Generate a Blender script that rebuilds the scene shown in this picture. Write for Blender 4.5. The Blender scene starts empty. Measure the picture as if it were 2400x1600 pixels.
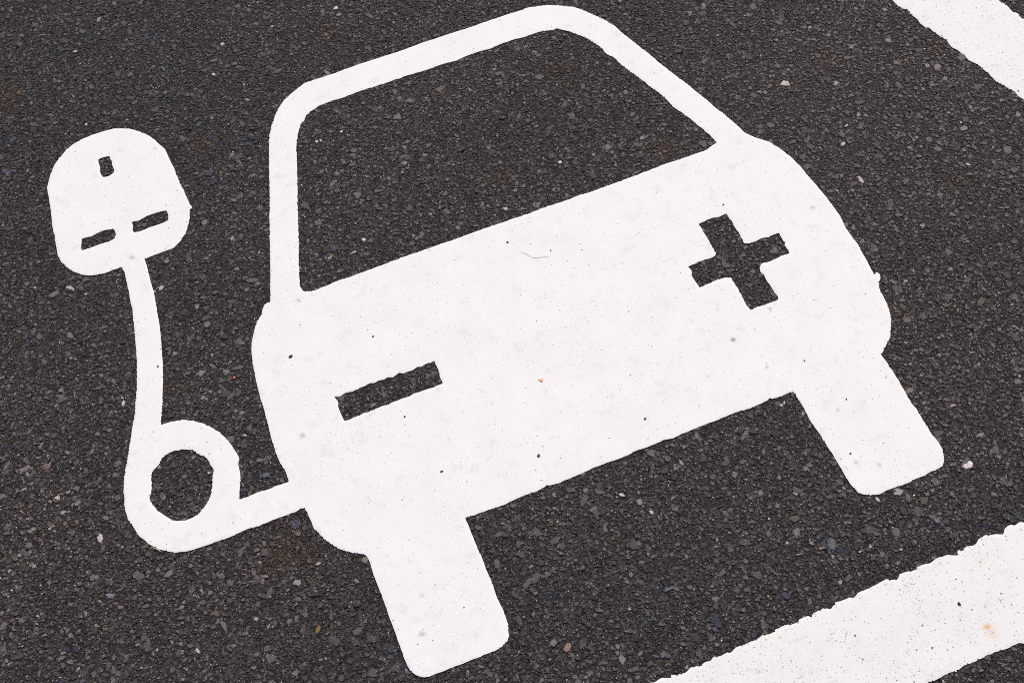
import bpy, math
import numpy as np
from mathutils import Matrix, Vector

rng = np.random.default_rng(7)
scene = bpy.context.scene
COL = scene.collection

# ------------------------------------------------------------------ camera
cam_data = bpy.data.cameras.new("camera")
cam_data.sensor_width = 36.0
cam_data.lens = 50.0
cam_data.clip_start = 0.05
cam_data.clip_end = 2000.0
cam = bpy.data.objects.new("camera", cam_data)
COL.objects.link(cam)
cam.matrix_world = Matrix((
    (0.92990529, 0.34258575, -0.13383260, -0.27706936),
    (-0.35674964, 0.75161669, -0.55479910, -1.14858289),
    (-0.08947545, 0.56365535, 0.82114968, 1.70000000),
    (0.0, 0.0, 0.0, 1.0)))
cam_data.dof.use_dof = True
cam_data.dof.focus_distance = 2.05
cam_data.dof.aperture_fstop = 18.0
scene.camera = cam

# ------------------------------------------------------------------ sky and sun
SUN_EL = math.radians(48.0)
SUN_AZ = math.atan2(0.60, 0.80)          # from +Y towards +X
world = bpy.data.worlds.new("World")
scene.world = world
world.use_nodes = True
wn = world.node_tree
bg = wn.nodes["Background"]
sky = wn.nodes.new("ShaderNodeTexSky")
sky.sky_type = 'NISHITA'
sky.sun_disc = False
sky.sun_elevation = SUN_EL
sky.sun_rotation = SUN_AZ
sky.air_density = 1.0
sky.dust_density = 4.0
sky.ozone_density = 0.6
wn.links.new(sky.outputs[0], bg.inputs[0])
bg.inputs[1].default_value = 0.10
sun_data = bpy.data.lights.new("sun", 'SUN')
sun_data.energy = 1.5
sun_data.angle = math.radians(16.0)
sun_data.color = (1.0, 0.965, 0.89)
sun = bpy.data.objects.new("sun", sun_data)
COL.objects.link(sun)
sdir = Vector((math.cos(SUN_EL) * math.sin(SUN_AZ), math.cos(SUN_EL) * math.cos(SUN_AZ), math.sin(SUN_EL)))
sun.rotation_euler = (-sdir).to_track_quat('-Z', 'Y').to_euler()
sun.location = sdir * 20
vs = scene.view_settings
scene.display_settings.display_device = 'sRGB'
vs.view_transform = 'Standard'
vs.look = 'None'
vs.gamma = 1.0
vs.use_curve_mapping = False
vs.exposure = 0.43
scene.cycles.filter_width = 0.9
scene.cycles.max_bounces = 4
scene.cycles.use_denoising = False        # the fine grain of the road must survive

# ------------------------------------------------------------------ outlines on the ground, in tenths of a millimetre
OUTER='-5063,3835 -5212,3834 -5310,3827 -5403,3840 -5553,3879 -5693,3967 -5808,4094 -5873,4211 -5936,4346 -5960,4500 -5950,4699 -5933,4934 -5933,5081 -5934,5155 -5900,5412 -5883,5655 -5873,5879 -5865,6004 -5818,6111 -5763,6266 -5668,6431 -5560,6564 -5427,6681 -5299,6765 -5099,6826 -4928,6838 -4740,6837 -4574,6817 -4452,6767 -4317,6693 -4176,6558 -4073,6427 -3993,6280 -3922,6099 -3868,5966 -3853,5748 -3830,5527 -3821,5252 -3793,4983 -3779,4737 -3751,4536 -3798,4508 -3835,4353 -3885,4218 -3981,4044 -4073,3955 -4221,3856 -4345,3855 -4506,3847 -4693,3839 -4689,3654 -4699,3415 -4700,3162 -4711,2975 -4740,2696 -4759,2462 -4795,2216 -4840,1957 -4874,1738 -4920,1549 -4948,1415 -4997,1252 -5026,1101 -5068,978 -5135,738 -5039,735 -4944,723 -4822,688 -4663,603 -4556,509 -4444,370 -4363,245 -4293,76 -4254,-87 -4224,-216 -4227,-301 -4262,-362 -4265,-465 -4282,-590 -4322,-685 -4386,-908 -4265,-915 -4134,-898 -4013,-914 -3853,-910 -3678,-917 -3668,-880 -3673,-746 -3701,-591 -3718,-421 -3713,-114 -3703,-49 -3698,116 -3684,349 -3681,508 -3676,678 -3659,896 -3639,1095 -3623,1234 -3596,1391 -3565,1526 -3496,1689 -3443,1794 -3363,1932 -3270,2022 -3196,2165 -3147,2187 -3083,2202 -2961,2644 -2851,3057 -2670,3749 -2577,4074 -2490,4408 -2401,4748 -2279,5210 -2185,5510 -2105,5686 -1995,5877 -1867,6062 -1714,6196 -1554,6286 -1327,6400 -1132,6404 -823,6395 -526,6407 -173,6412 139,6403 454,6399 796,6414 1134,6414 1432,6408 1771,6403 2056,6411 2380,6414 2660,6404 2743,6414 2875,6378 3077,6323 3289,6195 3465,6077 3599,5910 3720,5715 3828,5542 3920,5334 3968,5119 4043,4879 4123,4610 4190,4406 4253,4150 4341,3869 4423,3623 4499,3368 4589,3067 4633,2876 4691,2715 4743,2507 4789,2328 4808,2203 4868,2102 4947,1994 5069,1859 5144,1709 5194,1547 5232,1403 5270,1186 5288,969 5315,738 5336,499 5347,245 5344,35 5312,-159 5315,-321 5322,-506 5305,-701 5283,-936 5258,-1134 5293,-1095 5326,-1088 5342,-1150 5301,-1230 5248,-1260 5199,-1421 5176,-1603 5149,-1761 5094,-1904 5007,-2052 4922,-2178 4833,-2260 4746,-2323 4667,-2385 4672,-2528 4672,-2678 4668,-2894 4651,-3101 4648,-3254 4661,-3376 4645,-3634 4645,-3803 4663,-3941 4651,-4046 4614,-4159 4568,-4229 4525,-4274 4424,-4292 4313,-4288 4239,-4304 4096,-4300 3989,-4316 3802,-4305 3658,-4303 3570,-4318 3457,-4289 3374,-4237 3323,-4183 3291,-4035 3288,-3862 3294,-3701 3295,-3518 3287,-3348 3283,-3139 3270,-2944 3285,-2740 3287,-2624 3278,-2513 3293,-2490 3272,-2428 3190,-2424 3084,-2435 2957,-2421 2930,-2392 2876,-2416 2756,-2424 2650,-2435 2522,-2426 2398,-2409 2262,-2416 1593,-2423 1440,-2435 1321,-2410 1187,-2417 1023,-2419 897,-2410 792,-2429 534,-2427 375,-2421 230,-2422 125,-2440 14,-2437 -147,-2440 -247,-2451 -338,-2438 -409,-2416 -495,-2433 -595,-2444 -702,-2433 -848,-2441 -1076,-2458 -1215,-2451 -1338,-2442 -1479,-2443 -1608,-2431 -1604,-2530 -1608,-2670 -1608,-2819 -1607,-2984 -1603,-3141 -1612,-3290 -1606,-3478 -1620,-3656 -1612,-3816 -1611,-3972 -1627,-4112 -1670,-4238 -1713,-4299 -1812,-4344 -1904,-4353 -1978,-4353 -2050,-4346 -2098,-4357 -2213,-4347 -2332,-4352 -2449,-4349 -2568,-4353 -2682,-4344 -2785,-4347 -2867,-4328 -2933,-4265 -2980,-4186 -3001,-4099 -3001,-3989 -3002,-3813 -2999,-3581 -3005,-3374 -3001,-3178 -3006,-2958 -3010,-2736 -3001,-2517 -3013,-2434 -3064,-2377 -3170,-2322 -3304,-2208 -3379,-2117 -3472,-1962 -3551,-1759 -3560,-1629 -3568,-1499 -3589,-1408 -3626,-1386 -3698,-1406 -3885,-1405 -4040,-1401 -4257,-1410 -4361,-1392 -4551,-1407 -4722,-1413 -4905,-1405 -5073,-1402 -5224,-1390 -5397,-1345 -5504,-1277 -5608,-1196 -5717,-1069 -5827,-869 -5858,-729 -5904,-581 -5911,-432 -5907,-341 -5881,-241 -5871,-115 -5815,106 -5738,302 -5641,569 -5546,822 -5485,995 -5475,999 -5417,1195 -5317,1540 -5215,2020 -5182,2219 -5145,2484 -5108,2732 -5080,2942 -5073,3118 -5059,3317 -5051,3520 -5042,3724'
H_EARTH='-4950,6214 -4872,6235 -4765,6210 -4770,6160 -4757,6114 -4763,5999 -4757,5891 -4795,5844 -4874,5817 -4945,5832 -4970,5889 -4976,5969 -4953,6063 -4959,6145'
H_PIN1='-5534,4662 -5469,4663 -5383,4647 -5289,4669 -5180,4679 -5044,4646 -5018,4615 -5020,4519 -5055,4462 -5158,4438 -5262,4450 -5405,4445 -5573,4446 -5582,4491 -5556,4563'
H_PIN2='-4709,4659 -4597,4638 -4482,4670 -4356,4672 -4231,4663 -4161,4655 -4149,4550 -4180,4454 -4336,4441 -4497,4444 -4625,4431 -4720,4444 -4736,4495 -4711,4569'
H_RING='-5156,227 -5059,232 -4944,210 -4794,130 -4763,62 -4706,-2 -4657,-62 -4635,-168 -4601,-307 -4635,-358 -4682,-526 -4737,-670 -4831,-795 -4964,-892 -5081,-923 -5172,-916 -5319,-848 -5409,-734 -5489,-607 -5546,-444 -5555,-362 -5520,-307 -5478,-175 -5458,-51 -5404,48 -5312,103 -5245,189'
H_WINDOW='-2170,3872 -2073,4210 -1952,4663 -1845,5081 -1765,5281 -1693,5433 -1629,5524 -1570,5563 -1502,5666 -1411,5717 -1238,5784 -1004,5795 -777,5782 -638,5797 -444,5800 -253,5791 -41,5785 96,5789 210,5781 254,5796 426,5783 618,5773 773,5769 932,5782 1046,5769 1218,5756 1425,5783 1624,5786 1814,5765 2061,5788 2261,5791 2453,5769 2594,5772 2752,5767 2948,5705 2994,5715 3058,5674 3110,5604 3211,5510 3286,5400 3377,5282 3435,5136 3499,5004 3529,4888 3527,4790 3561,4730 3611,4663 3648,4475 3689,4342 3730,4211 3786,4072 3848,3904 3889,3733 3955,3578 3996,3412 4031,3194 4113,2995 4178,2806 4227,2625 4280,2457 4307,2315 4327,2190 4223,2177 4127,2134 3990,2123 3787,2132 3636,2129 3416,2139 3220,2131 2994,2126 2730,2115 2436,2119 2174,2109 1925,2129 1664,2119 1412,2128 1192,2124 903,2128 650,2128 435,2133 222,2139 112,2135 -163,2132 -429,2139 -784,2142 -1085,2143 -1317,2135 -1582,2132 -1846,2129 -2019,2136 -2198,2122 -2375,2113 -2492,2127 -2572,2181 -2587,2279 -2555,2434 -2510,2597 -2429,2908 -2342,3223 -2240,3609'
H_MINUS='-2680,158 -2611,127 -2520,153 -2427,131 -2289,150 -2135,163 -2077,136 -2005,155 -1961,135 -1871,156 -1791,120 -1702,162 -1639,123 -1578,132 -1501,112 -1422,145 -1363,122 -1290,140 -1208,134 -1162,145 -1158,60 -1146,-28 -1175,-158 -1171,-279 -1303,-284 -1433,-276 -1546,-266 -1667,-282 -1897,-278 -2015,-286 -2130,-284 -2247,-291 -2393,-285 -2527,-295 -2595,-304 -2674,-284 -2680,-206 -2677,-89 -2679,-27 -2658,53 -2673,111'
H_PLUS='3367,829 3512,839 3604,842 3703,819 3836,832 3827,737 3841,672 3831,560 3837,441 3828,295 3818,201 3889,163 4000,169 4077,179 4208,152 4289,171 4377,165 4368,77 4367,-14 4391,-37 4350,-63 4344,-129 4352,-200 4336,-249 4204,-244 4090,-259 3980,-264 3882,-245 3835,-286 3795,-378 3821,-457 3806,-538 3819,-653 3808,-779 3825,-884 3815,-938 3677,-935 3570,-939 3453,-928 3369,-939 3350,-838 3352,-710 3365,-575 3365,-433 3360,-298 3309,-257 3207,-249 3103,-246 2990,-260 2865,-263 2862,-178 2855,-42 2890,53 2875,160 2975,159 3089,173 3261,161 3337,171 3358,195 3363,318 3365,454 3369,614 3371,752'
LOWTOP='-225,-5521 -114,-5502 -9,-5547 18,-5505 77,-5537 172,-5555 279,-5516 384,-5545 483,-5525 535,-5540 584,-5499 674,-5529 773,-5509 804,-5538 885,-5494 984,-5506 1093,-5497 1193,-5508 1269,-5478 1346,-5503 1425,-5497 1460,-5473 1588,-5472 1682,-5496 1745,-5492 1838,-5460 1906,-5473 1940,-5511 1986,-5467 2081,-5460 2141,-5462 2220,-5500 2316,-5449 2385,-5462 2497,-5454 2550,-5485 2642,-5443 2722,-5437 2795,-5444 2911,-5429 3041,-5419 3173,-5476 3245,-5417 3329,-5421 3420,-5452 3514,-5410 3656,-5447 3741,-5409 3848,-5413 3956,-5443 4020,-5480 4076,-5412 4112,-5445 4165,-5409 4285,-5444 4339,-5434 4384,-5386 4487,-5372 4583,-5397 4708,-5451 4778,-5389 4858,-5364 4912,-5404 4975,-5381 5040,-5409'
LOWBOT='4147,-6824 4057,-6793 3943,-6806 3797,-6797 3671,-6782 3573,-6794 3440,-6790 3335,-6791 3208,-6828 3121,-6798 3009,-6811 2842,-6815'
UPL='8341,3848 8359,3662 8408,3534 8455,3526 8448,3354 8476,3297 8474,3153 8495,3014 8555,2978 8571,2834 8613,2700 8658,2607 8643,2446 8691,2325 8726,2183 8730,2058 8783,1949 8821,1849 8840,1718 8858,1587 8871,1447 8923,1342 8954,1234 9004,1157 9007,1037 9040,929'
UPR='9869,3081 9896,3008 9924,2921 9943,2853 9943,2723 9993,2640 9985,2529 10021,2483'
NOTABLE = [(0.5868, 0.2872, 0.0163, 'pale'), (-0.1413, 0.2728, 0.0087, 'white'), (-0.1626, 0.256, 0.0087, 'white'), (0.0806, 0.2361, 0.01, 'white'), (0.1929, 0.2885, 0.0088, 'white'), (-0.1074, 0.506, 0.0079, 'white'), (-0.1512, 0.5031, 0.0064, 'white'), (-0.1442, 0.5018, 0.0064, 'white'), (-0.4048, 0.0064, 0.0068, 'white'), (-0.4681, -0.0321, 0.0055, 'white'), (-0.5566, 0.1331, 0.009, 'white'), (0.0452, -0.2954, 0.0097, 'white'), (0.063, -0.3159, 0.0108, 'light'), (0.2655, -0.4701, 0.0174, 'blue'), (0.0448, -0.4447, 0.0115, 'blue'), (0.003, -0.5237, 0.0101, 'blue'), (0.3422, -0.5128, 0.0054, 'white'), (0.3087, -0.4936, 0.0054, 'white'), (0.2925, -0.4951, 0.0038, 'white'), (0.3505, -0.4374, 0.0072, 'white'), (0.6083, 0.1332, 0.0098, 'white'), (0.6591, 0.177, 0.0099, 'light'), (0.6311, 0.1642, 0.0086, 'white'), (0.7566, 0.0145, 0.0082, 'white'), (0.8247, 0.0156, 0.0178, 'blue'), (0.5884, 0.2695, 0.0115, 'navy'), (0.1455, 0.4184, 0.0133, 'navy'), (0.1829, 0.3053, 0.0123, 'navy'), (0.0221, -0.4594, 0.0103, 'navy'), (-0.3351, -0.3052, 0.0119, 'navy'), (-0.3479, -0.299, 0.0091, 'navy'), (-0.0276, -0.368, 0.0112, 'navy'), (0.0118, -0.3095, 0.0125, 'navy'), (0.1219, -0.2993, 0.0114, 'navy'), (-0.249, 0.5616, 0.0123, 'navy'), (0.0591, 0.2189, 0.016, 'navy'), (0.0754, 0.2188, 0.0146, 'navy'), (-0.3973, 0.2907, 0.0128, 'navy'), (-0.3891, 0.1867, 0.0118, 'navy'), (-0.4952, 0.0833, 0.0133, 'navy'), (-0.5454, -0.2845, 0.0102, 'white'), (-0.585, -0.1406, 0.0112, 'navy'), (-0.3208, 0.6408, 0.0141, 'grey'), (-0.4035, 0.7962, 0.0138, 'blue'), (-0.3472, 0.7845, 0.013, 'blue'), (-0.4259, 0.9605, 0.0152, 'light'), (-0.2692, 0.7303, 0.0091, 'white'), (-0.4821, 0.8973, 0.0087, 'white'), (0.242, -0.4599, 0.0076, 'pink'), (0.2504, -0.4708, 0.0071, 'pink'), (-0.1031, -0.4668, 0.0129, 'pink'), (-0.3055, -0.2474, 0.0121, 'tan'), (-0.3249, -0.2727, 0.0097, 'tan'), (-0.3915, -0.3171, 0.0112, 'ochre'), (-0.4573, 0.3166, 0.0102, 'white'), (-0.4738, 0.1923, 0.0092, 'red'), (-0.4148, 0.258, 0.01, 'light'), (-0.394, 0.1091, 0.0051, 'orange'), (-0.3949, -0.0689, 0.0115, 'blue'), (-0.504, -0.0727, 0.0115, 'navy'), (-0.3998, -0.243, 0.0121, 'light'), (-0.6548, -0.1254, 0.0101, 'blue'), (-0.5743, -0.1274, 0.0083, 'navy'), (0.0461, -0.3954, 0.0055, 'tan'), (0.1329, -0.407, 0.0072, 'light'), (0.0309, -0.5202, 0.0085, 'grey'), (0.36, -0.5119, 0.0108, 'navy'), (0.2187, -0.467, 0.0076, 'light'), (0.0859, -0.412, 0.0083, 'blue'), (0.3419, -0.4739, 0.0076, 'navy')]
HAIR = [(0.0707, 0.1468), (0.0734, 0.1442), (0.0767, 0.1399), (0.0796, 0.135), (0.0831, 0.1297), (0.0868, 0.1267), (0.0911, 0.1251), (0.0962, 0.1241), (0.1009, 0.1219), (0.1053, 0.1207), (0.1083, 0.1221)]
STRAW = [(-0.5704, -0.1124), (-0.5673, -0.1148), (-0.5638, -0.1181), (-0.561, -0.1214), (-0.5582, -0.125)]
FLAKE = [(0.0099, -0.0782), (0.0109, -0.0806), (0.0125, -0.0817), (0.0117, -0.0837), (0.0131, -0.0852), (0.0151, -0.0841), (0.0171, -0.0799), (0.0153, -0.0794), (0.013, -0.0804)]
CHIPS = [(-0.3068, 0.109, 0.0071, 'black'), (-0.0348, -0.1944, 0.0053, 'blue'), (-0.1662, -0.1633, 0.0047, 'brown'), (-0.1855, -0.0585, 0.0037, 'brown'), (0.1222, -0.2, 0.0053, 'brown'), (0.0592, 0.1726, 0.0039, 'black'), (0.1133, 0.1301, 0.0026, 'black'), (0.3695, -0.6069, 0.0057, 'black'), (0.3104, -0.6443, 0.0026, 'grey'), (-0.4948, 0.1752, 0.0036, 'black'), (0.3651, -0.204, 0.003, 'grey'), (0.3874, -0.284, 0.0032, 'brown'), (0.3514, -0.3621, 0.0031, 'brown'), (-0.1844, 0.0924, 0.0038, 'grey'), (0.3863, 0.1004, 0.0032, 'black'), (0.2319, -0.5937, 0.0026, 'grey')]
RUST_ASPHALT = [(-0.6153, 0.8442, 0.0272), (-0.3213, 0.5723, 0.016), (-0.3947, -0.1937, 0.035), (-0.4062, -0.2024, 0.0175), (0.0938, 0.3052, 0.0191), (0.268, 0.4791, 0.0214), (0.2715, 0.45, 0.0085), (0.6692, 0.3092, 0.0178), (0.8298, 0.2573, 0.0149), (0.5154, -0.1821, 0.0131), (0.3548, 0.2429, 0.0161), (-0.4875, 0.1391, 0.0142), (0.0169, -0.3537, 0.0101), (0.7277, -0.0031, 0.0126), (-0.0699, -0.2939, 0.0086), (-0.0618, 0.7444, 0.0137)]
RUST_LINE = [(0.3849, -0.6469, 0.0067), (0.3861, -0.6566, 0.0133), (0.1459, -0.5595, 0.0032), (0.4235, -0.5677, 0.0026), (0.3064, -0.5512, 0.0021), (0.1286, -0.5552, 0.0026)]
SMUDGE = [(0.2903, -0.1307, 0.006), (0.3131, -0.1924, 0.0053), (0.3691, -0.2947, 0.0052), (0.2306, -0.5809, 0.0031), (-0.252, -0.3259, 0.0056), (-0.2684, -0.3774, 0.0077), (-0.3287, -0.0283, 0.0062), (0.352, -0.3775, 0.0051), (0.5049, 0.0379, 0.0064), (-0.2685, 0.2029, 0.0053), (-0.1562, 0.3012, 0.0041), (0.3626, -0.1036, 0.0049), (0.3775, -0.3924, 0.005), (-0.4015, 0.6056, 0.0044), (-0.4871, 0.3952, 0.0062)]
CHIP_INFO = [
    (0.50, 0.15, 'black elongated stone chip on the car body near its left edge, above the minus sign'),
    (0.90, 0.30, 'square blue-grey stone chip on the lower middle of the car body, below the orange flake'),
    (0.60, -0.1, 'brown oval stone chip on the car body straight above its left wheel'),
    (0.70, 0.20, 'small brown stone chip on the paint just below the minus sign'),
    (0.45, 0.10, 'thin brown stone chip low on the car body, left of the right wheel'),
    (0.90, 0.40, 'small round black chip left of the brown hair'),
    (0.80, 0.90, 'tiny black chip right beside the end of the brown hair'),
    (0.70, 1.80, 'angular black stone chip on the bottom right bay line above its large rust spot'),
    (0.90, 0.00, 'tiny grey chip on the bottom right bay line near its lower edge'),
    (0.70, 0.50, 'small black chip on the right side of the upright stretch of white cable'),
    (0.90, 0.20, 'tiny grey chip on the car body below the plus sign'),
    (0.80, 0.70, 'tiny brown chip at the top of the right wheel of the car symbol'),
    (0.80, 0.10, 'tiny brown chip low on the right wheel of the car symbol'),
    (0.80, 0.60, 'small grey chip on the car body above the left end of the minus sign'),
    (0.80, 0.30, 'tiny black chip on the paint just above the top arm of the plus sign'),
    (0.90, 0.20, 'tiny grey chip on the bottom right bay line left of its large rust spot')]

def pts(s):
    return np.array([[float(v) for v in t.split(',')] for t in s.split()]) * 1e-4

# ------------------------------------------------------------------ numpy helpers
def vnoise(x, y, cell, seed):
    r = np.random.default_rng(seed)
    tab = r.random((256, 256))
    u, v = x / cell + 1000.0, y / cell + 1000.0
    i, j = np.floor(u).astype(int), np.floor(v).astype(int)
    fu, fv = u - i, v - j
    fu, fv = fu * fu * (3 - 2 * fu), fv * fv * (3 - 2 * fv)
    i0, j0, i1, j1 = i % 256, j % 256, (i + 1) % 256, (j + 1) % 256
    return (tab[i0, j0] * (1 - fu) * (1 - fv) + tab[i1, j0] * fu * (1 - fv)
            + tab[i0, j1] * (1 - fu) * fv + tab[i1, j1] * fu * fv) * 2 - 1

class Field:
    """signed distance (metres, positive inside) of a set of loops on a regular grid"""
    def __init__(self, loops, cell, pad=0.03):
        allp = np.vstack(loops)
        self.lo = allp.min(0) - pad
        hi = allp.max(0) + pad
        self.cell = cell
        n = np.ceil((hi - self.lo) / cell).astype(int) + 1
        self.n = n
        gx = self.lo[0] + np.arange(n[0]) * cell
        gy = self.lo[1] + np.arange(n[1]) * cell
        self.X, self.Y = np.meshgrid(gx, gy, indexing='ij')
        D2 = np.full(n, 0.02 ** 2)
        inside = np.zeros(n, bool)
        for L in loops:
            A, B = L, np.roll(L, -1, 0)
            for a, b in zip(A, B):
                # distance, only in the neighbourhood of the segment
                mn, mx = np.minimum(a, b) - 0.02, np.maximum(a, b) + 0.02
                i0, j0 = np.maximum(((mn - self.lo) / cell).astype(int), 0)
                i1, j1 = np.minimum(((mx - self.lo) / cell).astype(int) + 2, n)
                sx, sy = self.X[i0:i1, j0:j1], self.Y[i0:i1, j0:j1]
                e = b - a
                t = np.clip(((sx - a[0]) * e[0] + (sy - a[1]) * e[1]) / max(e @ e, 1e-12), 0, 1)
                d2 = (sx - a[0] - t * e[0]) ** 2 + (sy - a[1] - t * e[1]) ** 2
                np.minimum(D2[i0:i1, j0:j1], d2, out=D2[i0:i1, j0:j1])
                # crossing test for the rows the segment spans
                if a[1] != b[1]:
                    ylo, yhi = min(a[1], b[1]), max(a[1], b[1])
                    ja = int(np.ceil((ylo - self.lo[1]) / cell - 1e-9))
                    jb = int(np.ceil((yhi - self.lo[1]) / cell - 1e-9))
                    if jb > ja:
                        yy = gy[ja:jb]
                        xc = a[0] + (yy - a[1]) / e[1] * e[0]
                        inside[:, ja:jb] ^= gx[:, None] < xc[None]
        self.D = np.where(inside, 1, -1) * np.sqrt(D2)

    def sample(self, x, y):
        i = np.rint((x - self.lo[0]) / self.cell).astype(int)
        j = np.rint((y - self.lo[1]) / self.cell).astype(int)
        ok = (i >= 0) & (j >= 0) & (i < self.n[0]) & (j < self.n[1])
        return np.where(ok, self.D[np.clip(i, 0, self.n[0] - 1), np.clip(j, 0, self.n[1] - 1)], -1.0)

def raw_mesh(name, V, loops, starts, smooth, colours=None, smooth_mask=None):
    m = bpy.data.meshes.new(name)
    m.vertices.add(len(V))
    m.vertices.foreach_set('co', np.ascontiguousarray(V, np.float32).ravel())
    m.loops.add(len(loops))
    m.loops.foreach_set('vertex_index', np.ascontiguousarray(loops, np.int32))
    m.polygons.add(len(starts))
    m.polygons.foreach_set('loop_start', np.ascontiguousarray(starts, np.int32))
    m.update(calc_edges=True)
    m.polygons.foreach_set('use_smooth', np.full(len(starts), smooth) if smooth_mask is None else smooth_mask)
    if colours is not None:
        a = m.attributes.new('stone_colour', 'FLOAT_COLOR', 'POINT')
        c = np.ones((len(V), 4), np.float32)
        c[:, :3] = colours
        a.data.foreach_set('color', c.ravel())
    m.update()
    return m

def link(name, mesh, mat=None, parent=None, loc=None):
    o = bpy.data.objects.new(name, mesh)
    COL.objects.link(o)
    if mat is not None and mesh is not None and not mesh.materials:
        mesh.materials.append(mat)
    if parent is not None:
        o.parent = parent
    if loc is not None:
        o.location = loc
    return o

def tag(o, label=None, cat=None, group=None, kind=None):
    for k, v in (('label', label), ('category', cat), ('group', group), ('kind', kind)):
        if v:
            o[k] = v
    return o

# ------------------------------------------------------------------ node helpers
class Nodes:
    def __init__(self, name):
        self.mat = bpy.data.materials.new(name)
        self.mat.use_nodes = True
        self.t = self.mat.node_tree
        self.bsdf = self.t.nodes['Principled BSDF']

    def new(self, kind, **kw):
        n = self.t.nodes.new(kind)
        for k, v in kw.items():
            setattr(n, k, v)
        return n

    def put(self, sock, v):
        if isinstance(v, bpy.types.NodeSocket):
            self.t.links.new(v, sock)
        else:
            sock.default_value = v

    def math(self, op, a, b=0.0, c=0.0, clamp=False):
        n = self.new('ShaderNodeMath', operation=op, use_clamp=clamp)
        for s, v in zip(n.inputs, (a, b, c)):
            self.put(s, v)
        return n.outputs[0]

    def ramp(self, v, a, b, lo=0.0, hi=1.0):
        n = self.new('ShaderNodeMapRange', interpolation_type='SMOOTHSTEP')
        for s, x in zip(n.inputs, (v, a, b, lo, hi)):
            self.put(s, x)
        return n.outputs[0]

    def mix(self, f, a, b, blend='MIX'):
        n = self.new('ShaderNodeMix', data_type='RGBA', blend_type=blend)
        self.put(n.inputs[0], f)
        self.put(n.inputs[6], a)
        self.put(n.inputs[7], b)
        return n.outputs[2]

    def noise(self, pos, scale, detail=2.0, rough=0.5, dim='3D'):
        n = self.new('ShaderNodeTexNoise', noise_dimensions=dim)
        self.put(n.inputs['Vector'], pos)
        n.inputs['Scale'].default_value = scale
        n.inputs['Detail'].default_value = detail
        n.inputs['Roughness'].default_value = rough
        return n.outputs['Fac']

    def voronoi(self, pos, scale, feature='F1', dim='2D'):
        n = self.new('ShaderNodeTexVoronoi', voronoi_dimensions=dim, feature=feature)
        self.put(n.inputs['Vector'], pos)
        n.inputs['Scale'].default_value = scale
        return n

    def bump(self, h, strength, dist):
        n = self.new('ShaderNodeBump')
        n.inputs['Strength'].default_value = strength
        n.inputs['Distance'].default_value = dist
        self.put(n.inputs['Height'], h)
        self.put(self.bsdf.inputs['Normal'], n.outputs[0])

def rgb(r, g, b):
    return (r, g, b, 1.0)

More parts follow.
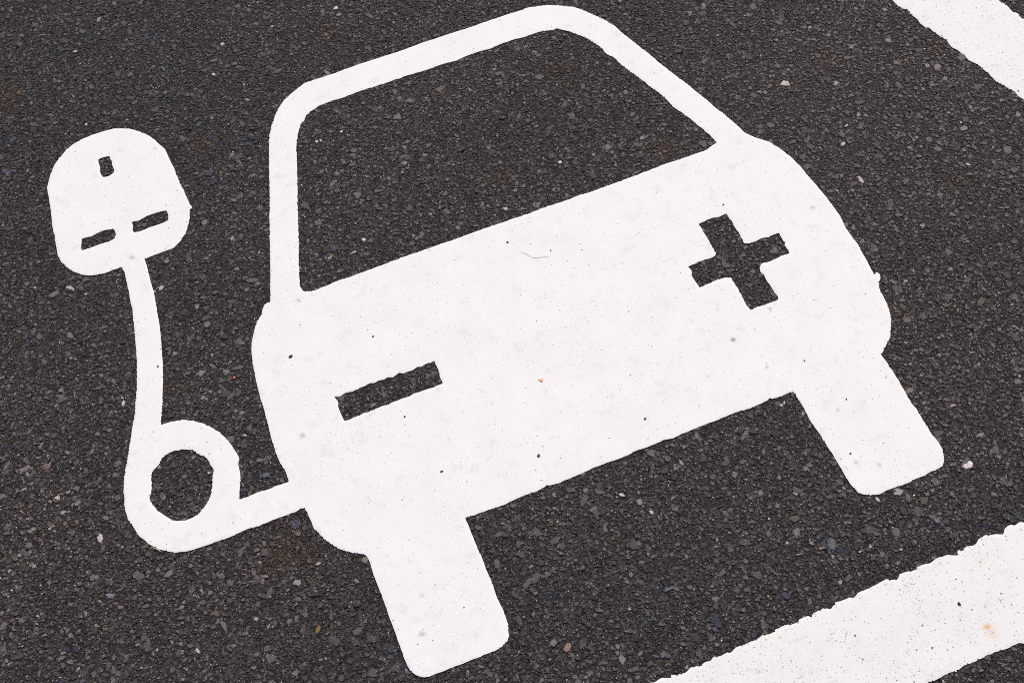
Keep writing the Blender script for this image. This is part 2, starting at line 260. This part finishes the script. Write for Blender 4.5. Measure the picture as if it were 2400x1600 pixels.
# ------------------------------------------------------------------ materials
def paint_material(name, base, speck_density, grain, spots, smudges, speck_size=1.0, pits=0.10):
    N = Nodes(name)
    pos = N.new('ShaderNodeNewGeometry').outputs['Position']
    col = N.mix(N.ramp(N.noise(pos, 14, 4, 0.6), 0.35, 0.72), rgb(*base), rgb(base[0] * 0.985, base[1] * 0.968, base[2] * 0.97))
    # faint grime rubbed into the surface
    grime = N.math('MULTIPLY', N.ramp(N.noise(pos, 38, 5, 0.65), 0.52, 0.78), 0.27)
    col = N.mix(grime, col, rgb(0.46, 0.42, 0.42))
    fine = N.math('MULTIPLY', N.ramp(N.noise(pos, 520, 3, 0.7), 0.56, 0.80), grain)
    col = N.mix(fine, col, rgb(0.36, 0.34, 0.34))
    # pinholes and specks of dirt, three sizes, denser in patches
    patch = N.noise(pos, 16, 4, 0.65)
    for scale, rmin, rmax, thr, a in ((44, 0.016, 0.046, 0.70, 0.92), (95, 0.028, 0.078, 0.72, 0.80), (200, 0.05, 0.13, 0.72, 0.50)):
        v = N.voronoi(pos, scale)
        sep = N.new('ShaderNodeSeparateColor')
        N.put(sep.inputs[0], v.outputs['Color'])
        pick = N.math('GREATER_THAN', N.math('ADD', sep.outputs[0], N.math('MULTIPLY', N.math('SUBTRACT', patch, 0.5), 1.9)), thr / speck_density)
        rad = N.math('MULTIPLY_ADD', sep.outputs[1], (rmax - rmin) * speck_size, rmin * speck_size)
        dist = N.math('ADD', v.outputs['Distance'], N.math('MULTIPLY', N.math('SUBTRACT', N.noise(pos, scale * 9, 1), 0.5), rmax * 0.9))
        m = N.math('SUBTRACT', 1.0, N.ramp(N.math('DIVIDE', dist, rad), 0.75, 1.25))
        m = N.math('MULTIPLY', N.math('MULTIPLY', m, pick), N.math('MULTIPLY_ADD', sep.outputs[2], 0.6 * a, 0.4 * a))
        col = N.mix(m, col, rgb(0.060, 0.052, 0.052))
    pit = N.math('MULTIPLY', N.ramp(N.noise(pos, 330, 4, 0.8), 0.575, 0.65), N.ramp(N.noise(pos, 30, 4, 0.65), 0.50, 0.64))
    col = N.mix(N.math('MULTIPLY', pit, pits), col, rgb(0.10, 0.09, 0.088))
    for (x, y, r), c, a in [(s, (0.26, 0.235, 0.23), 0.95 if i == 0 else 0.58) for i, s in enumerate(smudges)] + [(s, (0.72, 0.36, 0.03), 0.28 if s[2] > 0.01 else 1.0) for s in spots]:
        d = N.new('ShaderNodeVectorMath', operation='DISTANCE')
        wob = N.new('ShaderNodeCombineXYZ')
        N.put(d.inputs[0], pos)
        d.inputs[1].default_value = (x, y, 0.0019)
        dd = N.math('DIVIDE', d.outputs['Value'], r)
        dd = N.math('ADD', dd, N.math('MULTIPLY', N.math('SUBTRACT', N.noise(pos, 0.9 / r, 4, 0.7), 0.5), 2.2 if c[0] < 0.5 else 1.3))
        m = N.math('MULTIPLY', N.math('POWER', N.math('SUBTRACT', 1.0, N.ramp(dd, -0.3, 1.25)), 1.3), a)
        col = N.mix(m, col, rgb(*c))
    N.put(N.bsdf.inputs['Base Color'], col)
    N.bsdf.inputs['Roughness'].default_value = 0.72
    N.bsdf.inputs['Specular IOR Level'].default_value = 0.25
    h = N.math('ADD', N.noise(pos, 900, 2, 0.6), N.math('MULTIPLY', N.noise(pos, 120, 3, 0.5), 1.5))
    N.bump(h, 0.10, 0.0003)
    return N.mat

def stone_material(name, source):
    N = Nodes(name)
    pos = N.new('ShaderNodeNewGeometry').outputs['Position']
    if source == 'object':
        c = N.new('ShaderNodeObjectInfo').outputs['Color']
    else:
        c = N.new('ShaderNodeAttribute', attribute_name='stone_colour').outputs['Color']
    g = N.noise(pos, 1100, 3, 0.75)
    k = N.ramp(g, 0.28, 0.75, 0.35, 1.85)
    col = N.mix(1.0, c, k, 'MULTIPLY')
    # thin film of bitumen and dust left in the hollows of each stone
    film = N.ramp(N.noise(pos, 330, 3, 0.6), 0.52, 0.68)
    col = N.mix(N.math('MULTIPLY', film, 0.30), col, rgb(0.030, 0.025, 0.022))
    # mica flecks
    fl = N.voronoi(pos, 620, dim='3D')
    sp = N.new('ShaderNodeSeparateColor')
    N.put(sp.inputs[0], fl.outputs['Color'])
    fleck = N.math('MULTIPLY', N.math('GREATER_THAN', sp.outputs[0], 0.965), N.math('LESS_THAN', fl.outputs['Distance'], 0.42))
    col = N.mix(N.math('MULTIPLY', fleck, 0.7), col, rgb(0.50, 0.46, 0.43))
    N.put(N.bsdf.inputs['Base Color'], col)
    N.put(N.bsdf.inputs['Roughness'], N.ramp(g, 0.3, 0.7, 0.5, 0.85))
    N.bsdf.inputs['Specular IOR Level'].default_value = 0.30
    N.bump(N.math('ADD', g, N.math('MULTIPLY', N.noise(pos, 380, 2, 0.5), 0.5)), 0.6, 0.0005)
    return N.mat

def asphalt_material():
    N = Nodes('asphalt_binder')
    pos = N.new('ShaderNodeNewGeometry').outputs['Position']
    v1 = N.voronoi(pos, 150)
    v2 = N.voronoi(pos, 420)
    bw1 = N.new('ShaderNodeSeparateColor')
    N.put(bw1.inputs[0], v1.outputs['Color'])
    bw2 = N.new('ShaderNodeSeparateColor')
    N.put(bw2.inputs[0], v2.outputs['Color'])
    a = N.mix(N.math('POWER', bw2.outputs[0], 2.5), rgb(0.016, 0.012, 0.011), rgb(0.125, 0.098, 0.086))
    b = N.mix(N.math('POWER', bw1.outputs[1], 2.0), rgb(0.022, 0.022, 0.028), rgb(0.120, 0.112, 0.106))
    st = N.math('MULTIPLY', N.math('GREATER_THAN', bw1.outputs[0], 0.50), N.math('LESS_THAN', v1.outputs['Distance'], 0.48))
    col = N.mix(st, a, b)
    col = N.mix(N.ramp(N.noise(pos, 800, 2, 0.6), 0.35, 0.7), N.mix(0.6, col, rgb(0.012, 0.010, 0.010)), col)
    N.put(N.bsdf.inputs['Base Color'], col)
    N.bsdf.inputs['Roughness'].default_value = 0.8
    N.bsdf.inputs['Specular IOR Level'].default_value = 0.3
    h = N.math('SUBTRACT', N.noise(pos, 420, 3, 0.6), N.math('MULTIPLY', N.math('MULTIPLY', v1.outputs['Distance'], v1.outputs['Distance']), 1.4))
    N.bump(h, 0.8, 0.002)
    return N.mat

def plain_material(name, a, b, scale, rough):
    N = Nodes(name)
    pos = N.new('ShaderNodeNewGeometry').outputs['Position']
    N.put(N.bsdf.inputs['Base Color'], N.mix(N.ramp(N.noise(pos, scale, 3, 0.6), 0.35, 0.65), rgb(*a), rgb(*b)))
    N.bsdf.inputs['Roughness'].default_value = rough
    N.bump(N.noise(pos, scale * 2, 2), 0.4, 0.0004)
    return N.mat

WHITE = (0.815, 0.793, 0.783)
M_symbol = paint_material('symbol_paint', WHITE, 1.0, 0.16, [], SMUDGE)
M_line = paint_material('line_paint', (0.79, 0.773, 0.760), 1.25, 0.55, RUST_LINE, [], 1.35, 0.9)
M_line_clean = paint_material('far_line_paint', (0.79, 0.773, 0.760), 1.2, 0.45, [], [], 1.25, 0.7)
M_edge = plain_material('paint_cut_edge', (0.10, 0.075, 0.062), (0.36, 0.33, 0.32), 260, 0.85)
M_stuff = stone_material('aggregate', 'attribute')
M_stone = stone_material('aggregate_stone', 'object')
M_binder = asphalt_material()

# ------------------------------------------------------------------ the asphalt
gm = bpy.data.meshes.new('asphalt')
S = 300.0
gm.from_pydata([(-S, -S, 0), (S, -S, 0), (S, S, 0), (-S, S, 0)], [], [(0, 1, 2, 3)])
asphalt = tag(link('asphalt', gm, M_binder), kind='structure',
              label='dark grey asphalt of the parking bay, bare stone chips showing in brown bitumen')

# ------------------------------------------------------------------ painted markings
PAINT_T = 0.0019

def lumpy(P, amp, cell, seed, step=0.0025):
    """resample a closed outline and let the paint creep in and out of the stones along it"""
    out = []
    for a, b in zip(P, np.roll(P, -1, 0)):
        n = max(1, int(np.linalg.norm(b - a) / step))
        for k in range(n):
            out.append(a + (b - a) * k / n)
    out = np.array(out)
    d = np.stack([vnoise(out[:, 0], out[:, 1], cell, seed), vnoise(out[:, 0], out[:, 1], cell, seed + 1)], 1)
    d += 0.6 * np.stack([vnoise(out[:, 0], out[:, 1], cell * 0.45, seed + 2), vnoise(out[:, 0], out[:, 1], cell * 0.45, seed + 3)], 1)
    return out + d * amp

def paint_faces(F):
    """snap the grid to the outline and return vertices, quads, outline edges"""
    D, c = F.D, F.cell
    gy, gx = np.gradient(D, c)[1], np.gradient(D, c)[0]
    gl = np.maximum(np.hypot(gx, gy), 0.3)
    snap = np.abs(D) < 0.62 * c
    X = F.X - np.where(snap, D * gx / gl ** 2, 0)
    Y = F.Y - np.where(snap, D * gy / gl ** 2, 0)
    Z = np.where(snap, PAINT_T * 0.80, PAINT_T * (1 - 0.16 * np.exp(-np.maximum(D, 0) / 0.0016)))
    Z = Z + 0.00004 * vnoise(F.X, F.Y, 0.012, 31) + 0.00025 * vnoise(F.X, F.Y, 0.06, 32)
    ok = D > -0.62 * c
    q = ok[:-1, :-1] & ok[1:, :-1] & ok[1:, 1:] & ok[:-1, 1:]
    q &= (D[:-1, :-1] + D[1:, :-1] + D[1:, 1:] + D[:-1, 1:]) > 0.5 * c
    I = np.arange(D.size).reshape(D.shape)
    ii, jj = np.nonzero(q)
    quads = np.stack([I[ii, jj], I[ii + 1, jj], I[ii + 1, jj + 1], I[ii, jj + 1]], 1)
    V = np.stack([X.ravel(), Y.ravel(), Z.ravel()], 1)
    e = np.concatenate([quads[:, [k, (k + 1) % 4]] for k in range(4)])
    key = np.sort(e, 1)
    key = key[:, 0].astype(np.int64) * D.size + key[:, 1]
    _, first, cnt = np.unique(key, return_index=True, return_counts=True)
    edges = e[first[cnt == 1]]
    return V, quads, edges

def paint_mesh(name, V, quads, edges):
    used = np.unique(quads)
    remap = np.full(len(V), -1)
    remap[used] = np.arange(len(used))
    top = V[used]
    q = remap[quads]
    ev = np.unique(edges) if len(edges) else np.zeros(0, int)
    m2 = np.full(len(V), -1)
    m2[ev] = np.arange(len(ev))
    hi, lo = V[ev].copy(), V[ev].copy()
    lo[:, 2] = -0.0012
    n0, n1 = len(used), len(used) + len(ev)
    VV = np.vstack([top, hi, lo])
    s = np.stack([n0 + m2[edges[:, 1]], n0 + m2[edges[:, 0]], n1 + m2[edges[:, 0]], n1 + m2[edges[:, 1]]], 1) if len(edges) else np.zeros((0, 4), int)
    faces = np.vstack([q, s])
    m = raw_mesh(name, VV, faces.ravel(), np.arange(len(faces)) * 4, True)
    m['side_from'] = len(q)
    return m

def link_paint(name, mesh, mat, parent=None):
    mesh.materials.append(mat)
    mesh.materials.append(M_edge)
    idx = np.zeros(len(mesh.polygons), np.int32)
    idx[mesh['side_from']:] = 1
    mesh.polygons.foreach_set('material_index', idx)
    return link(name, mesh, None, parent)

symbol_loops = [lumpy(pts(OUTER), 0.00042, 0.0045, 100)]
def widen(P, s):
    c = P.mean(0)
    return c + (P - c) * np.array(s)
symbol_loops += [lumpy(widen(pts(h), (1.03, 1.10)) if k < 3 else pts(h), 0.0003 if k < 3 else 0.0006, 0.004, 200 + k) for k, h in enumerate((H_EARTH, H_PIN1, H_PIN2, H_RING, H_WINDOW, H_MINUS, H_PLUS))]
F_symbol = Field(symbol_loops, 0.0018)
V, quads, edges = paint_faces(F_symbol)

def region(c):
    x, y = c[:, 0], c[:, 1]
    r = np.zeros(len(c), int)                                   # 0 car_body
    cable = ((x < -0.364) & (y < 0.03)) | ((x < -0.42) & (y < 0.3837))
    plug = (x < -0.36) & (y >= 0.3837)
    frame = (y > 0.2197) & ~plug & ~cable
    left_tyre = (y < -0.2432) & (x > -0.304) & (x < -0.1)
    right_tyre = (y < -0.2512 + (x - 0.328) * 0.0922) & (x > 0.30)
    r[cable] = 1
    r[plug] = 2
    r[frame] = 3
    r[left_tyre] = 4
    r[right_tyre] = 5
    return r

symbol = tag(bpy.data.objects.new('car_symbol', None),
             'white painted car pictogram with plus and minus headlights and a plug on its cable', 'road marking')
COL.objects.link(symbol)
rq = region(V[quads].mean(1))
qkey = {}
esort = np.sort(edges, 1)
ekey = set(map(tuple, esort.tolist()))
part_names = ('car_body', 'charging_cable', 'plug', 'windscreen_frame', 'tyre', 'tyre')
for k, nm in enumerate(part_names):
    qk = quads[rq == k]
    e = np.concatenate([qk[:, [a, (a + 1) % 4]] for a in range(4)])
    mine = np.array([tuple(t) in ekey for t in np.sort(e, 1).tolist()])
    link_paint(nm, paint_mesh(nm, V, qk, e[mine]), M_symbol, symbol)

def edge_walk(a, b, seed, amp=0.0022):
    r = np.random.default_rng(seed)
    n = int(np.linalg.norm(b - a) / 0.006)
    t = np.linspace(0, 1, n)[:, None]
    p = a + (b - a) * t
    nrm = np.array([-(b - a)[1], (b - a)[0]]) / np.linalg.norm(b - a)
    off = r.normal(0, amp, n)
    off[0] = off[-1] = 0
    return p + nrm * off[:, None]

lt, lb, ul, ur = pts(LOWTOP), pts(LOWBOT), pts(UPL), pts(UPR)
low_loop = np.vstack([edge_walk(np.array([-1.5, -0.577]), lt[0], 1)[:-1], lt, edge_walk(lt[-1], np.array([1.16, -0.526]), 2)[1:],
                      edge_walk(np.array([1.16, -0.668]), lb[0], 3)[:-1], lb, edge_walk(lb[-1], np.array([-1.5, -0.715]), 4)[1:]])
up_loop = np.vstack([edge_walk(np.array([0.608, 1.35]), ul[0], 5)[:-1], ul, edge_walk(ul[-1], np.array([1.0445, -0.510]), 6)[1:],
                     edge_walk(np.array([1.167, -0.510]), ur[-1], 7)[:-1], ur[::-1], edge_walk(ur[0], np.array([0.752, 1.35]), 8)[1:]])
F_low = Field([lumpy(low_loop, 0.0007, 0.005, 300)], 0.0025)
F_up = Field([lumpy(up_loop, 0.0006, 0.005, 400)], 0.0025)
near_line = link_paint('bay_line', paint_mesh('bay_line', *paint_faces(F_low)), M_line)
tag(near_line, 'white painted bay line in the bottom right corner, speckled, with orange rust spots', 'road marking', 'painted bay lines')
far_line = link_paint('bay_line', paint_mesh('bay_line', *paint_faces(F_up)), M_line_clean)
tag(far_line, 'white painted bay line slanting across the top right corner, without rust', 'road marking', 'painted bay lines')

def paint_depth(x, y):
    return np.maximum(F_symbol.sample(x, y), np.maximum(F_low.sample(x, y), F_up.sample(x, y)))

# ------------------------------------------------------------------ stones of the asphalt
PAL = {  # linear colours
    'white': (0.46, 0.45, 0.45), 'light': (0.20, 0.195, 0.20), 'blue': (0.095, 0.100, 0.122), 'navy': (0.021, 0.023, 0.037),
    'pink': (0.26, 0.17, 0.14), 'tan': (0.17, 0.14, 0.11), 'ochre': (0.19, 0.125, 0.045), 'red': (0.16, 0.085, 0.075),
    'orange': (0.62, 0.20, 0.10), 'grey': (0.085, 0.085, 0.085), 'pale': (0.50, 0.40, 0.34)}

FRAME = np.array([(-0.586, 1.098), (1.027, 0.288), (0.387, -0.726), (-0.798, -0.224)])   # ground seen by the camera
def frame_dist(x, y):
    """distance outside the seen quadrilateral (negative inside)"""
    d = np.full(len(x), -9.0)
    for a, b in zip(FRAME, np.roll(FRAME, -1, 0)):
        e = (b - a) / np.linalg.norm(b - a)
        d = np.maximum(d, -(x - a[0]) * e[1] + (y - a[1]) * e[0])
    return d

def scatter(spacing, jitter, reach):
    gx = np.arange(-1.35, 1.6, spacing)
    gy = np.arange(-1.3, 1.7, spacing * 0.866)
    X, Y = np.meshgrid(gx, gy, indexing='ij')
    X = X + (np.arange(len(gy)) % 2)[None] * spacing * 0.5
    X = (X + rng.uniform(-jitter, jitter, X.shape) * spacing).ravel()
    Y = (Y + rng.uniform(-jitter, jitter, Y.shape) * spacing).ravel()
    d = frame_dist(X, Y)
    keep = rng.random(len(X)) < np.where(d < 0.015, 1.0, np.clip(0.62 * (1 - d / reach), 0, 1))
    keep &= paint_depth(X, Y) < 0.0018
    return X[keep], Y[keep]

def stone_colours(x, y, n, bright, fine=False):
    u = rng.random(n)
    base = np.empty((n, 3))
    if fine:                                                    # sand and crushed fines in bitumen, brown and mixed
        base[:] = (0.046, 0.036, 0.032)
        base[u < 0.30] = (0.050, 0.047, 0.046)
        base[u > 0.86] = (0.090, 0.072, 0.063)
        base *= 0.95 * np.exp(rng.normal(0, 0.80, n))[:, None]
    else:
        base[:] = (0.030, 0.029, 0.030)
        for lo, hi, c in ((0.0, 0.34, (0.060, 0.061, 0.060)), (0.34, 0.52, (0.072, 0.062, 0.056)), (0.52, 0.64, (0.058, 0.062, 0.070)),
                          (0.64, 0.72, (0.098, 0.089, 0.085)), (0.72, 0.86, (0.020, 0.021, 0.034))):
            base[(u >= lo) & (u < hi)] = c
        base *= 1.02 * np.exp(rng.normal(0, 0.36, n))[:, None]
    w = rng.random(n)
    base[w < bright] = np.array([0.36, 0.34, 0.33]) * rng.uniform(0.5, 1.5, (int((w < bright).sum()), 1))
    s = (w > 1 - bright * 0.8)
    base[s] = np.array([0.15, 0.108, 0.088]) * rng.uniform(0.6, 1.2, (int(s.sum()), 1))
    # browner and greyer patches of the carpet
    k = vnoise(x, y, 0.34, 51) * 0.6 + vnoise(x, y, 0.10, 52) * 0.45 + vnoise(x, y, 0.035, 53) * 0.3
    base *= np.exp(0.34 * k)[:, None] * np.stack([1 + 0.08 * k, np.ones(n), 1 - 0.08 * k], 1)
    # dry dust lodged between the stones near the far bay line
    dust = np.clip(1.15 - np.hypot((x - 0.66) / 0.36, (y - 0.16) / 0.30) + 0.35 * vnoise(x, y, 0.09, 54), 0, 1)[:, None] * rng.uniform(0.25, 1.0, (n, 1))
    base = base * (1 - 0.6 * dust) + 0.6 * dust * np.array([0.100, 0.076, 0.069])
    base *= np.array([1.10, 0.985, 1.03])
    # rust that has run out of iron-bearing stones
    for (cx, cy, r) in RUST_ASPHALT:
        d = np.hypot(x - cx, y - cy) / (1.2 * r) + 0.9 * vnoise(x, y, r * 0.35, 61)
        f = np.clip(1.25 - d, 0, 1)[:, None] * rng.uniform(0.4, 1.0, (n, 1))
        base = base * (1 - f) + 0.9 * f * np.array([0.094, 0.037, 0.012]) + 0.1 * f * base
    return base

def chip_mesh(name, x, y, half, aspect, rot, top, tilt, inset, colours, n):
    N = len(x)
    ang = (np.arange(n)[None] + rng.uniform(-0.34, 0.34, (N, n))) * (2 * np.pi / n)
    rad = rng.uniform(0.62, 1.22, (N, n))
    px, py = rad * np.cos(ang) * half[:, None], rad * np.sin(ang) * (half * aspect)[:, None]
    c, s = np.cos(rot)[:, None], np.sin(rot)[:, None]
    qx, qy = c * px - s * py, s * px + c * py
    ins = inset[:, None] * rng.uniform(0.86, 1.08, (N, n))
    V = np.zeros((N, 2 * n, 3))
    V[:, :n, 0] = x[:, None] + qx
    V[:, :n, 1] = y[:, None] + qy
    V[:, :n, 2] = -0.0012
    tx, ty = qx * ins, qy * ins
    V[:, n:, 0] = x[:, None] + tx
    V[:, n:, 1] = y[:, None] + ty
    V[:, n:, 2] = top[:, None] + tx * tilt[:, :1] + ty * tilt[:, 1:] + rng.normal(0, 1, (N, n)) * (half * 0.05)[:, None]
    k = np.arange(n)
    side = np.stack([k, (k + 1) % n, n + (k + 1) % n, n + k], 1).ravel()
    pat = np.concatenate([side, n + k])
    loops = (np.arange(N)[:, None] * 2 * n + pat[None]).ravel()
    st = np.concatenate([np.arange(n) * 4, [4 * n]])
    starts = (np.arange(N)[:, None] * len(pat) + st[None]).ravel()
    return raw_mesh(name, V.reshape(-1, 3), loops, starts, False, np.repeat(colours, 2 * n, 0))

def clamp_top(x, y, top, half):
    """keep a stone that touches the paint below the paint's surface"""
    d = paint_depth(x, y)
    return np.where(d > -half * 1.1, np.minimum(top, 0.0007), top)

# coarse stones, 5 to 14 mm
X, Y = scatter(0.0070, 0.46, 0.40)
n = len(X)
half = np.clip(np.exp(rng.normal(math.log(0.0027), 0.44, n)), 0.0013, 0.0088)
fd = frame_dist(X, Y)
order = np.argsort(-(half - np.where(fd > -0.01, 1.0, 0.0) - np.where(paint_depth(X, Y) > -half * 1.5, 1.0, 0.0)))
n_big = 300 - len(NOTABLE)
big, rest = order[:n_big], order[n_big:]
cols = stone_colours(X, Y, n, 0.003)
top = clamp_top(X, Y, rng.uniform(0.0005, 0.0015, n), half)
tilt = rng.normal(0, 0.11, (n, 2))
asp = rng.uniform(0.5, 0.98, n)
rot = rng.uniform(0, 2 * np.pi, n)
ins = rng.uniform(0.74, 0.95, n)
coarse = chip_mesh('aggregate', X[rest], Y[rest], half[rest], asp[rest], rot[rest], top[rest], tilt[rest], ins[rest], cols[rest], 6)
tag(link('aggregate', coarse, M_stuff, asphalt), kind='stuff')

# grit between them, 1.5 to 4 mm
X2, Y2 = scatter(0.0032, 0.48, 0.22)
# grains that a coarse stone would cover are not there
RC = 0.0006
rx0, ry0 = -1.4, -1.4
cover = np.zeros((5400, 5400), bool)
for oi in range(-9, 10):
    for oj in range(-9, 10):
        rr = math.hypot(oi, oj) * RC
        sel = rr < half * np.sqrt(asp) * 0.66
        cover[((X[sel] - rx0) / RC).astype(int) + oi, ((Y[sel] - ry0) / RC).astype(int) + oj] = True
free = ~cover[((X2 - rx0) / RC).astype(int), ((Y2 - ry0) / RC).astype(int)]
X2, Y2 = X2[free], Y2[free]
n2 = len(X2)
half2 = np.clip(np.exp(rng.normal(math.log(0.00122), 0.34, n2)), 0.0006, 0.0028)
cols2 = stone_colours(X2, Y2, n2, 0.016, True)
spark = (rng.random(n2) < 0.03) & (half2 < 0.0012)
cols2[spark] = np.array([0.55, 0.51, 0.47]) * rng.uniform(0.5, 1.3, (int(spark.sum()), 1))
top2 = clamp_top(X2, Y2, rng.uniform(0.0004, 0.0013, n2), half2)
asp2 = rng.uniform(0.45, 0.98, n2)
sliver = rng.random(n2) < 0.012                                  # pale splinters and fibres caught between the stones
half2[sliver] = rng.uniform(0.0017, 0.0034, int(sliver.sum()))
asp2[sliver] = rng.uniform(0.14, 0.28, int(sliver.sum()))
cols2[sliver] = np.array([0.21, 0.185, 0.155]) * rng.uniform(0.5, 1.4, (int(sliver.sum()), 1))
grit = chip_mesh('grit', X2, Y2, half2, asp2, rng.uniform(0, 2 * np.pi, n2), top2,
                 rng.normal(0, 0.26, (n2, 2)), rng.uniform(0.55, 0.88, n2), cols2, 4)
tag(link('grit', grit, M_stuff, asphalt), kind='stuff')

# the 300 stones that show largest, each an object; ten shapes shared between them
def stone_shape(seed, sides=7):
    r = np.random.default_rng(seed)
    ang = (np.arange(sides) + r.uniform(-0.3, 0.3, sides)) * 2 * np.pi / sides
    rad = r.uniform(0.66, 1.20, sides)
    ox, oy = np.cos(ang) * rad, np.sin(ang) * rad * r.uniform(0.62, 0.92)
    rings = [(1.0, -0.45), (0.97, 0.02), (0.80, 0.16 + 0.0)]
    V = [(ox[i] * s, oy[i] * s, z + (r.normal(0, 0.03) if z > 0 else 0)) for s, z in rings for i in range(sides)]
    V.append((r.uniform(-0.1, 0.1), r.uniform(-0.1, 0.1), 0.19))
    Fc = []
    for k in range(2):
        for i in range(sides):
            j = (i + 1) % sides
            Fc.append((k * sides + i, k * sides + j, (k + 1) * sides + j, (k + 1) * sides + i))
    c = 3 * sides
    Fc += [(2 * sides + i, 2 * sides + (i + 1) % sides, c) for i in range(sides)]
    m = bpy.data.meshes.new('stone')
    m.from_pydata(V, [], Fc)
    m.polygons.foreach_set('use_smooth', np.zeros(len(Fc), bool))
    m.materials.append(M_stone)
    return m

SHAPES = [stone_shape(900 + k) for k in range(10)]
def add_stone(x, y, h, r, z, colour):
    o = link('stone', SHAPES[int(rng.integers(len(SHAPES)))], None, asphalt, (x, y, z))
    o.rotation_euler = (rng.normal(0, 0.06), rng.normal(0, 0.06), r)
    o.scale = (h, h * rng.uniform(0.72, 1.0), 0.0052)
    o.color = (colour[0], colour[1], colour[2], 1.0)
    return o
for i in big:
    add_stone(X[i], Y[i], half[i] * 1.02, rot[i], float(rng.uniform(0.0003, 0.0009)), cols[i])
for (x, y, w, c) in NOTABLE:
    inpaint = paint_depth(np.array([x]), np.array([y]))[0] > -w * 0.4
    o = add_stone(x, y, w * 0.55, rng.uniform(0, 6.28), 0.0003 if inpaint else 0.0011, PAL[c])

# ------------------------------------------------------------------ loose things lying on the paint and the road
CHIP_COL = {'black': ((0.012, 0.011, 0.012), (0.045, 0.043, 0.045)), 'blue': ((0.050, 0.054, 0.075), (0.10, 0.105, 0.13)),
            'brown': ((0.030, 0.020, 0.018), (0.075, 0.055, 0.048)), 'grey': ((0.06, 0.057, 0.056), (0.16, 0.15, 0.145))}
M_chip = {k: plain_material(k + '_grit_chip', a, b, 900, 0.7) for k, (a, b) in CHIP_COL.items()}

def chip_thing(seed, half, flat):
    r = np.random.default_rng(seed)
    V, Fc = [], []
    sides = 7
    ang = (np.arange(sides) + r.uniform(-0.3, 0.3, sides)) * 2 * np.pi / sides
    rad = r.uniform(0.8, 1.15, sides)
    for s, z in ((0.72, 0.0), (1.0, 0.35), (0.82, 0.8), (0.35, 1.0)):
        for i in range(sides):
            V.append((math.cos(ang[i]) * rad[i] * s * half, math.sin(ang[i]) * rad[i] * s * half * flat, z * half * 0.75 * r.uniform(0.85, 1.1) if z else 0.0))
    for k in range(3):
        for i in range(sides):
            j = (i + 1) % sides
            Fc.append((k * sides + i, k * sides + j, (k + 1) * sides + j, (k + 1) * sides + i))
    Fc.append(tuple(range(3 * sides, 4 * sides)))
    Fc.append(tuple(reversed(range(sides))))
    m = bpy.data.meshes.new('stone_chip')
    m.from_pydata(V, [], Fc)
    m.polygons.foreach_set('use_smooth', np.zeros(len(Fc), bool))
    return m

for k, ((x, y, w, c), (flat, rz, lab)) in enumerate(zip(CHIPS, CHIP_INFO)):
    o = link('stone_chip', chip_thing(700 + k, w * 0.5, flat), M_chip[c], None, (x, y, PAINT_T + 0.0001))
    o.rotation_euler.z = rz
    tag(o, lab, 'stone', 'loose chips lying on the paint')

def tube(name, P, rads, mat, z, lift, sides=6):
    P = np.array(P)
    c = P.mean(0)
    V, Fc = [], []
    n = len(P)
    for i, p in enumerate(P):
        t = P[min(i + 1, n - 1)] - P[max(i - 1, 0)]
        t = t / np.linalg.norm(t)
        nr = np.array([-t[1], t[0]])
        for s in range(sides):
            a = 2 * math.pi * s / sides
            V.append((p[0] - c[0] + nr[0] * math.cos(a) * rads[i], p[1] - c[1] + nr[1] * math.cos(a) * rads[i],
                      rads[i] * (1 + math.sin(a)) + lift[i]))
    for i in range(n - 1):
        for s in range(sides):
            t2 = (s + 1) % sides
            Fc.append((i * sides + s, i * sides + t2, (i + 1) * sides + t2, (i + 1) * sides + s))
    Fc += [tuple(range(sides))[::-1], tuple((n - 1) * sides + s for s in range(sides))]
    m = bpy.data.meshes.new(name)
    m.from_pydata(V, [], Fc)
    m.polygons.foreach_set('use_smooth', np.ones(len(Fc), bool))
    return link(name, m, mat, None, (c[0], c[1], z))

hair = tube('hair', HAIR, [0.00012] * 2 + [0.00017] * (len(HAIR) - 3) + [0.00010], plain_material('brown_hair', (0.22, 0.10, 0.06), (0.34, 0.18, 0.12), 400, 0.5),
            PAINT_T + 0.0001, [0.0003, 0.0002, 0.0001, 0, 0, 0, 0, 0, 0.0002, 0.0004, 0.0006])
tag(hair, 'single curved brown hair lying on the white bonnet of the car symbol', 'hair')
straw = tube('grass_blade', STRAW, [0.0003, 0.00055, 0.0006, 0.00055, 0.0005], plain_material('dry_straw', (0.50, 0.41, 0.20), (0.62, 0.53, 0.30), 500, 0.6),
             0.0013, [0.0004, 0.0003, 0.0001, 0.0002, 0.0004])
tag(straw, 'short bent yellow straw on the asphalt below the loop of the cable', 'straw')
fl = np.array(FLAKE)
fc = fl.mean(0)
nf = len(fl)
fm = bpy.data.meshes.new('flake')
fm.from_pydata([(p[0] - fc[0], p[1] - fc[1], 0.0) for p in fl] + [((p[0] - fc[0]) * 0.86, (p[1] - fc[1]) * 0.86, 0.0006 + 0.0003 * (i % 3)) for i, p in enumerate(fl)],
               [], [(i, (i + 1) % nf, nf + (i + 1) % nf, nf + i) for i in range(nf)] + [tuple(nf + i for i in range(nf)), tuple(reversed(range(nf)))])
flake = link('flake', fm, plain_material('orange_flake', (0.85, 0.26, 0.13), (0.90, 0.42, 0.26), 500, 0.6), None, (fc[0], fc[1], PAINT_T + 0.0001))
tag(flake, 'tiny orange flake lying on the white car body right of the minus sign', 'flake')
